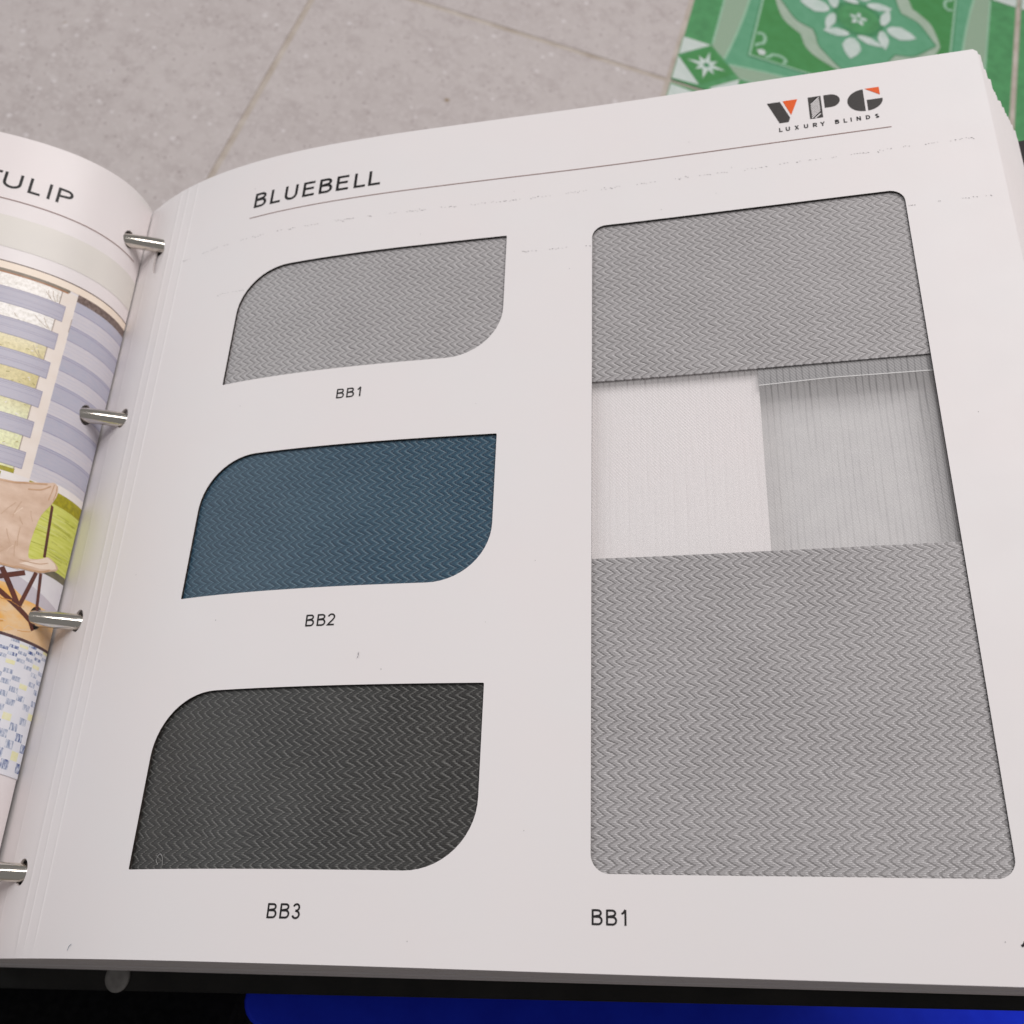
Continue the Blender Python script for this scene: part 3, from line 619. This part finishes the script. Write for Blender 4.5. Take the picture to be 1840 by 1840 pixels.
def pm_(name, c1, c2=None, scale=60, stretch=(1, 1, 1), lo=.35, hi=.65, detail=4):
    a = lin(c1); b = lin(c2) if c2 else tuple(v * .93 for v in a)
    return simple('print_' + name, a, b, scale, 0.42, 0.4, stretch=stretch, lo=lo, hi=hi, detail=detail)
def vgrad(name, stops, t0, t1, nscale, namt, stretch=(1, 1, 1)):
    mt, nt, p = mat('print_' + name); uv = uvs(nt); sp = N(nt, 'ShaderNodeSeparateXYZ'); L(nt, uv, sp.inputs[0])
    cr = N(nt, 'ShaderNodeValToRGB'); L(nt, remap(nt, sp.outputs[1], t0, t1), cr.inputs[0]); e = cr.color_ramp.elements
    while len(e) > 1: e.remove(e[0])
    e[0].position = stops[0][0]; e[0].color = (*lin(stops[0][1]), 1)
    for pos, c in stops[1:]: q = e.new(pos); q.color = (*lin(c), 1)
    f = noise(nt, scaled(nt, uv, stretch), nscale, 5, .7)
    L(nt, mixc(nt, remap(nt, f, .42, .68, 0, namt), cr.outputs[0], lin((120, 105, 50))), p.inputs['Base Color'])
    p.inputs['Roughness'].default_value = .36; return mt
G = {}
G['band'] = pm_('warm_grey', (226, 221, 214), (222, 217, 211), 8); G['cream'] = pm_('cream', (247, 232, 216), (243, 226, 208), 20); G['line'] = pm_('brown', (70, 45, 38), (90, 60, 50), 80)
G['rail'] = pm_('olive_grey', (122, 112, 98), (140, 128, 112), 60); G['railb'] = pm_('russet', (160, 105, 65), (178, 125, 85), 60)
G['view'] = vgrad('garden_view', [(0, (232, 232, 170)), (.18, (236, 238, 190)), (.30, (235, 236, 195)), (.42, (214, 200, 140)), (.60, (222, 208, 150)), (.70, (238, 228, 190)), (.78, (248, 244, 240)), (1, (250, 245, 240))], .69, 1.06, 150, .38)
G['twig'] = pm_('twig', (190, 175, 155), (165, 145, 125), 90)
G['slat'] = pm_('lilac_slat', (182, 181, 197), (190, 185, 197), 120, (1, 6, 1)); G['slat_d'] = pm_('slat_edge', (150, 150, 178), (165, 158, 175), 120)
G['post'] = pm_('cream_post', (240, 230, 222), (236, 224, 214), 25); G['pane'] = pm_('pane_edge', (160, 145, 135), (180, 165, 155), 80)
G['z_l'] = pm_('pale_lilac', (206, 203, 212), (213, 207, 212), 60, (1, 5, 1)); G['z_d'] = pm_('lilac', (180, 181, 197), (189, 185, 198), 60, (1, 5, 1)); G['z_e'] = pm_('lilac_edge', (150, 150, 180), (168, 160, 184), 90)
G['shade'] = pm_('brown_shade', (96, 80, 74), (140, 122, 116), 140); G['sill'] = pm_('white_sill', (240, 234, 230), (233, 226, 224), 30)
G['olive'] = pm_('olive_grass', (182, 170, 30), (140, 135, 20), 130, lo=.3, hi=.7); G['lime'] = pm_('lime_grass', (222, 224, 130), (198, 204, 76), 26, (1, 9, 1), .3, .7); G['dkedge'] = pm_('dark_edge', (100, 96, 78), (120, 112, 92), 60)
G['board'] = pm_('pale_board', (228, 226, 230), (220, 217, 224), 20); G['board2'] = pm_('grey_board', (204, 198, 206), (196, 190, 200), 20)
G['tan'] = pm_('tan_canvas', (236, 210, 190), (205, 172, 146), 22, (1, 1.6, 1), .28, .74, 6); G['tan_d'] = pm_('tan_fold', (196, 156, 122), (210, 172, 140), 40); G['tan_l'] = pm_('light_canvas', (244, 226, 210), (238, 214, 194), 30)
G['wood'] = pm_('brown_wood', (104, 54, 40), (84, 50, 46), 60); G['orange'] = pm_('orange_wood', (238, 178, 84), (236, 212, 180), 14, (1, 1.5, 1), .36, .64); G['peach'] = pm_('peach', (236, 208, 176), (230, 190, 140), 18)
G['lime_d'] = pm_('grass_streak', (176, 182, 62), (190, 190, 84), 60); G['lime_l'] = pm_('pale_grass', (226, 228, 160), (214, 220, 130), 60); G['tan_m'] = pm_('canvas_crease', (206, 172, 144), (214, 182, 156), 60); G['orange_d'] = pm_('dark_orange', (206, 136, 58), (222, 160, 84), 60); G['leaf'] = pm_('dry_leaf', (176, 160, 92), (150, 140, 80), 90); G['slat_l'] = pm_('slat_thread', (194, 190, 204), (200, 196, 208), 90); G['z_f'] = pm_('faint_lilac', (198, 196, 208), (203, 199, 208), 60)
G['rugb'] = pm_('rug_border', (78, 56, 60), (100, 78, 82), 120); G['rug'] = pm_('rug_white', (234, 234, 240), (228, 229, 236), 40)
G['rug_n'] = pm_('rug_navy', (66, 88, 146), (214, 220, 232), 260, (1, .35, 1), .40, .60); G['rug_s'] = pm_('rug_slate', (140, 153, 182), (228, 230, 238), 260, (1, .35, 1), .38, .62); G['rug_y'] = pm_('rug_yellow', (236, 232, 176), (240, 238, 206), 80)
pp = Print(left_surf); pp.step = .0045; pp.asp = 8.0; pp.holes = lhole
E_ = .46
pp.rect(0, E_, 1.1090, 1.1738, G['band'], 0)
pp.rect(0, E_, 1.0655, 1.0805, G['cream'], 0); pp.rect(0, E_, 1.0796, 1.0816, G['line'], 1)
pp.rect(.131, E_, 1.0600, 1.0655, G['rail'], 1); pp.rect(.133, E_, 1.0572, 1.0600, G['railb'], 1)
pp.rect(.1430, E_, .690, 1.0572, G['view'], 0); pp.rect(.116, .1430, .690, 1.0605, G['post'], 0)
for (a, b) in (((.165, 1.05), (.158, 1.035)), ((.158, 1.052), (.150, 1.032)), ((.168, 1.045), (.152, 1.030)), ((.149, 1.050), (.146, 1.034)), ((.175, .972 + .02), (.15, .976)), ((.16, .994), (.147, .975)), ((.205, .985), (.198, .978)), ((.155, .930), (.148, .918)), ((.165, .936), (.150, .916))):
    pp.stroke([a, ((a[0] + b[0]) / 2 + .002, (a[1] + b[1]) / 2), b], .0009, G['twig'], 1)
for hi, lo in ((1.0312, .9990), (.9738, .9412), (.9155, .8830), (.8582, .8265), (.7995, .7692), (.7430, .7122)):
    pp.rect(.1318, E_, lo, hi, G['slat'], 2); pp.rect(.1318, E_, hi - .0014, hi, G['slat_d'], 3); pp.rect(.1318, E_, hi - .0046, hi - .0038, G['slat_d'], 3); pp.rect(.1318, E_, lo, lo + .0012, G['slat_d'], 3); pp.rect(.1318, .1328, lo, hi, G['slat_d'], 3)
pp.rect(.1425, .1442, .690, 1.0572, G['pane'], 1)
pp.rect(0, .1165, .688, 1.0655, G['z_l'], 0)
pp.rect(0, .1165, 1.0500, 1.0655, G['shade'], 1); pp.rect(0, .1165, 1.0300, 1.0500, G['z_d'], 1)
for hi, lo in ((.9995, .9706), (.9378, .9092), (.8817, .8495), (.8227, .7908), (.7636, .7298)):
    pp.rect(0, .1165, lo, hi, G['z_d'], 1)
    for e in (hi, hi - .0042, lo): pp.rect(0, .1165, e - .0008, e + .0004, G['z_e'], 2)
pp.rect(0, .1165, 1.0292, 1.0306, G['z_e'], 2)
pp.stroke([(.1168, 1.012), (.1170, .985)], .0012, G['pane'], 3)
pp.rect(0, E_, .690, .7005, G['sill'], 2); pp.rect(.142, E_, .7000, .7085, G['olive'], 2)
pp.rect(.116, .160, .686, .7005, G['sill'], 4); pp.rect(0, .075, .6985, .7115, G['sill'], 3)
pp.rect(0, .30, .6765, .6985, G['olive'], 3); pp.rect(0, .30, .568, .6770, G['lime'], 3); pp.rect(0, .06, .560, .5720, G['dkedge'], 4)
pp.rect(0, E_, .500, .5610, G['board'], 3); pp.poly([(0, .500), (.30, .500), (.30, .545), (.0970, .541), (.0468, .5269), (0, .5150)], G['board2'], 4)
pp.poly([(0, .4485), (E_, .4485), (E_, .532), (.1064, .5240), (.0746, .5080), (.030, .5060), (0, .4900)], G['orange'], 5); pp.poly([(0, .4485), (.10, .4485), (.060, .466), (.032, .472), (0, .480)], G['peach'], 6)
ch_ = smoothline([(E_, .676), (.30, .679), (.1586, .6858), (.1212, .6936), (.0866, .7061), (.0751, .7114), (.0669, .7067), (.0649, .6936), (.0714, .6737), (.0839, .6485), (.0885, .6197), (.0900, .597), (.0885, .5801), (.0837, .5732), (.0651, .5805), (.0533, .5883), (.0365, .5849), (.0264, .5800), (.0300, .5730), (.0393, .569), (.0631, .5566), (.0997, .5515), (.1256, .5484), (E_, .535)], 3)
pp.poly([(.0714, .6737), (.0660, .672), (.0570, .585), (.0625, .585)], G['wood'], 5)
def bar(a, b, w, lv): pp.stroke([a, ((a[0] + b[0]) / 2, (a[1] + b[1]) / 2), b], w, G['wood'], lv)
bar((.0590, .5578), (.0500, .500), .0060, 6); bar((.0676, .5560), (.0830, .4900), .0070, 6); bar((.1230, .5460), (.0830, .4940), .0085, 6); bar((.1260, .5290), (.0860, .5490), .0080, 6); bar((.1350, .5180), (.0590, .4800), .0080, 6); bar((.0590, .4800), (.0480, .4660), .0060, 6)
pp.poly(ch_, G['tan'], 7)
pp.stroke(smoothline([(.30, .6765), (.1586, .6835), (.1212, .6915), (.0866, .7035)]), .0030, G['tan_d'], 8); pp.stroke(smoothline([(.115, .683), (.095, .690), (.080, .703)]), .0022, G['tan_d'], 8); pp.stroke(smoothline([(.0745, .708), (.0765, .690), (.0785, .678)]), .0018, G['tan_d'], 8); pp.stroke(smoothline([(.0690, .7085), (.0680, .695), (.0700, .682)]), .0018, G['tan_d'], 8)
pp.poly([(.0651, .5800), (.0533, .5868), (.0365, .5832), (.0300, .5770), (.0393, .5720), (.0631, .5640), (.0997, .5600)], G['tan_l'], 8)
pp.stroke(smoothline([(.30, .548), (.1256, .5505), (.0997, .5540), (.0631, .5590), (.0430, .5695)]), .0030, G['tan_d'], 9); pp.stroke(smoothline([(.100, .5660), (.070, .5700), (.050, .5790)]), .0010, G['tan_d'], 9)
pp.rect(0, E_, .2470, .4490, G['rug'], 5); pp.rect(0, E_, .4440, .4490, G['rugb'], 6)
t_ = .4440; hgt = .0046; r_ = 0
while t_ - hgt > .2480:
    for c_ in range(27):
        s0 = -.004 + c_ * .0172
        if (r_ + c_) % 2 == 0:
            tl = t_ - (hgt * .5 if False else 0); k = (r_ * 5 + c_ * 3) % 7
            m_ = G['rug_y'] if k == 0 else (G['rug_n'] if (r_ < 5 or t_ < .312) and k in (1, 2, 4, 6) else G['rug_s'])
            if random.random() < .12: continue
            pp.rect(max(0, s0), s0 + .0162, tl - hgt * .92, tl, m_, 6)
    t_ -= hgt; hgt *= 1.063; r_ += 1
rp = random.Random(3)
for k in range(34):      # mown streaks in the grass
    t0 = rp.uniform(.574, .672); s0 = rp.uniform(.0, .07); l_ = rp.uniform(.012, .05); pp.stroke([(s0, t0), (s0 + l_, t0 + rp.uniform(-.002, .003))], rp.uniform(.0006, .0016), G['lime_d'] if rp.random() < .6 else G['lime_l'], 4)
for k in range(26):      # creases of the canvas
    s0, t0 = rp.uniform(.10, .26), rp.uniform(.575, .675); an = rp.uniform(-2.2, -.9); l_ = rp.uniform(.010, .035)
    pp.stroke([(s0, t0), (s0 + l_ * .5 * math.cos(an) + .001, t0 + l_ * .5 * math.sin(an)), (s0 + l_ * math.cos(an), max(.562, t0 + l_ * math.sin(an)))], rp.uniform(.0006, .0016), G['tan_m'] if rp.random() < .6 else G['tan_l'], 8)
for k in range(30):      # grain of the boards and wooden edge
    s0, t0 = rp.uniform(.05, .30), rp.uniform(.452, .505); pp.stroke([(s0, t0), (s0 + rp.uniform(.004, .02), t0 + rp.uniform(-.006, .006)), (s0 + rp.uniform(.02, .03), t0 + rp.uniform(-.008, .008))], rp.uniform(.0006, .0022), G['orange_d'] if rp.random() < .5 else G['peach'], 6)
for k in range(60):      # pale and grey specks in the garden behind the slats
    g_ = rp.choice([(.745, .768), (.802, .825), (.860, .881), (.9435, .9725), (.9175, .940)]); s0 = rp.uniform(.146, .25); t0 = rp.uniform(*g_)
    pp.stroke([(s0, t0), (s0 + rp.uniform(.001, .006), t0 + rp.uniform(-.003, .003))], rp.uniform(.0006, .0018), G['leaf'] if rp.random() < .6 else G['sill'], 1)
for hi, lo in ((1.0312, .9990), (.9738, .9412), (.9155, .8830), (.8582, .8265), (.7995, .7692), (.7430, .7122)):
    for k in range(4): t0 = lo + (hi - lo) * rp.uniform(.15, .8); pp.rect(.1328, E_, t0, t0 + .0006, G['slat_l'] if k % 2 else G['slat_d'], 2.6)
for hi, lo in ((1.0285, 1.0005), (.9695, .939), (.908, .883), (.849, .8235), (.790, .765), (.729, .702)):
    for k in range(3): t0 = lo + (hi - lo) * (.2 + .25 * k); pp.rect(0, .1165, t0, t0 + .0008, G['z_f'], 1)
onl(pp.build('printed_picture', None))
# ------------------------------------------------------------------ rings
def tube(path, r, n=20):
    P = np.array(path, float); V = []; F = []; m_ = len(P)
    T = np.gradient(P, axis=0); T /= np.linalg.norm(T, axis=1, keepdims=True); up = np.array([0, 1., 0])
    for i in range(m_):
        b = np.cross(T[i], up); b /= np.linalg.norm(b)
        for k in range(n):
            a = 2 * math.pi * k / n; V.append(P[i] + r * (math.cos(a) * up + math.sin(a) * b))
    for i in range(m_ - 1):
        for k in range(n): F.append((i * n + k, i * n + (k + 1) % n, (i + 1) * n + (k + 1) % n, (i + 1) * n + k))
    F.append(tuple(range(n - 1, -1, -1))); F.append(tuple((m_ - 1) * n + k for k in range(n))); return np.array(V), F
def ring(t):
    a = np.array([-1.0480, -.0575]); b = np.array([-.9660, -.0945]); d = (b - a) / np.linalg.norm(b - a); nrm = np.array([-d[1], d[0]])
    path = []
    R_ = .030
    for q in np.linspace(100, 0, 12):      # left end turning down behind the left page
        an = math.radians(q); path.append(a - d * R_ * math.sin(an) - nrm * R_ * (1 - math.cos(an)))
    for q in np.linspace(.1, .9, 9): path.append(a + (b - a) * q + nrm * .0016 * math.sin(q * math.pi))
    for q in np.linspace(0, 100, 12):
        an = math.radians(q); path.append(b + d * R_ * math.sin(an) - nrm * R_ * (1 - math.cos(an)))
    e0 = path[0] - path[1]; e1 = path[-1] - path[-2]; e0 /= np.linalg.norm(e0); e1 /= np.linalg.norm(e1)
    path = [path[0] + e0 * .17, path[0] + e0 * .08] + path + [path[-1] + e1 * .10, path[-1] + e1 * .2]
    V, F = tube([(p[0], t, p[1]) for p in path], .0132)
    return adopt(mesh_obj('ring', W(V), F, M['steel']))
for t in (1.2375, .8565, .487, .112): ring(t)
# ------------------------------------------------------------------ cover
def prism(name, xz, y0a, y0b, y1, m, bev=.002):
    """closed cross-section swept along the spine; the front end may be slightly skewed"""
    xs = [p[0] for p in xz]; xa, xb = min(xs), max(xs); n = len(xz); V = []
    for x, z in xz: V.append((x, y0a + (y0b - y0a) * (x - xa) / (xb - xa + 1e-9), z))
    for x, z in xz: V.append((x, y1, z))
    F = [tuple(range(n)), tuple(range(2 * n - 1, n - 1, -1))] + [(i, i + n, (i + 1) % n + n, (i + 1) % n) for i in range(n)]
    bm = bmesh.new(); vs = [bm.verts.new(tuple(p)) for p in W(V)]
    for f in F: bm.faces.new([vs[i] for i in f])
    bmesh.ops.recalc_face_normals(bm, faces=bm.faces); bmesh.ops.bevel(bm, geom=list(bm.edges), offset=bev * U, segments=2, affect='EDGES')
    return adopt(bm_obj(name, bm, m, None, False))
cz = lambda x: zb(x) - .006
T_ = .013
rc = prism('cover_board', [(-1.235, cz(-1.235)), (.578, cz(.578)), (.578, cz(.578) - T_), (-1.235, cz(-1.235) - T_)], -.0345, -.0165, 1.343, M['cover'])
sp_dir = np.array([-.914, .332]); p0 = np.array([-1.238, cz(-1.238) - .003]); sp_d = np.array([-.96, .10]); sp_d /= np.linalg.norm(sp_d)
p1 = p0 + sp_d * .30; dn = np.array([0.1, -1.0]) * T_
prism('spine', [tuple(p0), tuple(p1), tuple(p1 + dn), tuple(p0 + dn)], -.036, -.0345, 1.343, M['cover'])
p2 = p1 + np.array([-.004, .001]); p3 = p2 + sp_dir / np.linalg.norm(sp_dir) * 1.62
prism('cover_board', [tuple(p2), tuple(p3), tuple(p3 + dn), tuple(p2 + dn)], -.06, -.036, 1.343, M['cover'])
bpy.context.view_layer.update()
c = np.array([-.9815, -.0118, cz(-.9815)]); tl = np.array([1, 0, .134]); tl /= np.linalg.norm(tl); nu = np.array([-.134, 0, 1]); nu /= np.linalg.norm(nu); yy = np.array([0, 1., 0])
V = []; F = []; prf = [(.0235, 0), (.0235, .0030), (.0222, .0042), (.016, .0048), (.006, .0050)]; nn_ = 28
for r, h_ in prf:
    for k in range(nn_): a = 2 * math.pi * k / nn_; V.append(c + tl * r * math.cos(a) + yy * r * math.sin(a) + nu * h_)
for i in range(len(prf) - 1):
    for k in range(nn_): F.append((i * nn_ + k, i * nn_ + (k + 1) % nn_, (i + 1) * nn_ + (k + 1) % nn_, (i + 1) * nn_ + k))
F.append(tuple((len(prf) - 1) * nn_ + k for k in range(nn_)))
rv = mesh_obj('rivet', W(V), F, M['rivet']); rv.parent = rc; rv.matrix_parent_inverse = (rc.parent.matrix_world @ rc.matrix_parent_inverse).inverted()
# ------------------------------------------------------------------ stray fibres lying on the binder
def fibre(pts, r, m, label, surf=right_surf, off=.0012):
    P = np.array(smoothline(pts, 5)); Q = surf(P[:, 0], P[:, 1], off); V, F = tube(Q, r, 6); o = mesh_obj('lint_fibre', W(V), F, m)
    o['label'] = label; o['category'] = 'lint fibre'; o['group'] = 'lint fibres lying on the open binder'; return o
fibre([(.5405, .377), (.5418, .381), (.5412, .385)], .0006, M['lint_grey'], 'short grey lint speck on the white page above the charcoal swatch')
fibre([(.1685, .010), (.1700, .0145), (.1735, .017)], .0004, M['lint_blue'], 'curved blue grey fibre on the white page near its lower left corner')
fibre([(.292, .113), (.288, .119), (.292, .126), (.297, .122), (.299, .112)], .00035, M['lint_white'], 'pale looped fibre on the charcoal swatch near its lower left corner', off=-.0030)
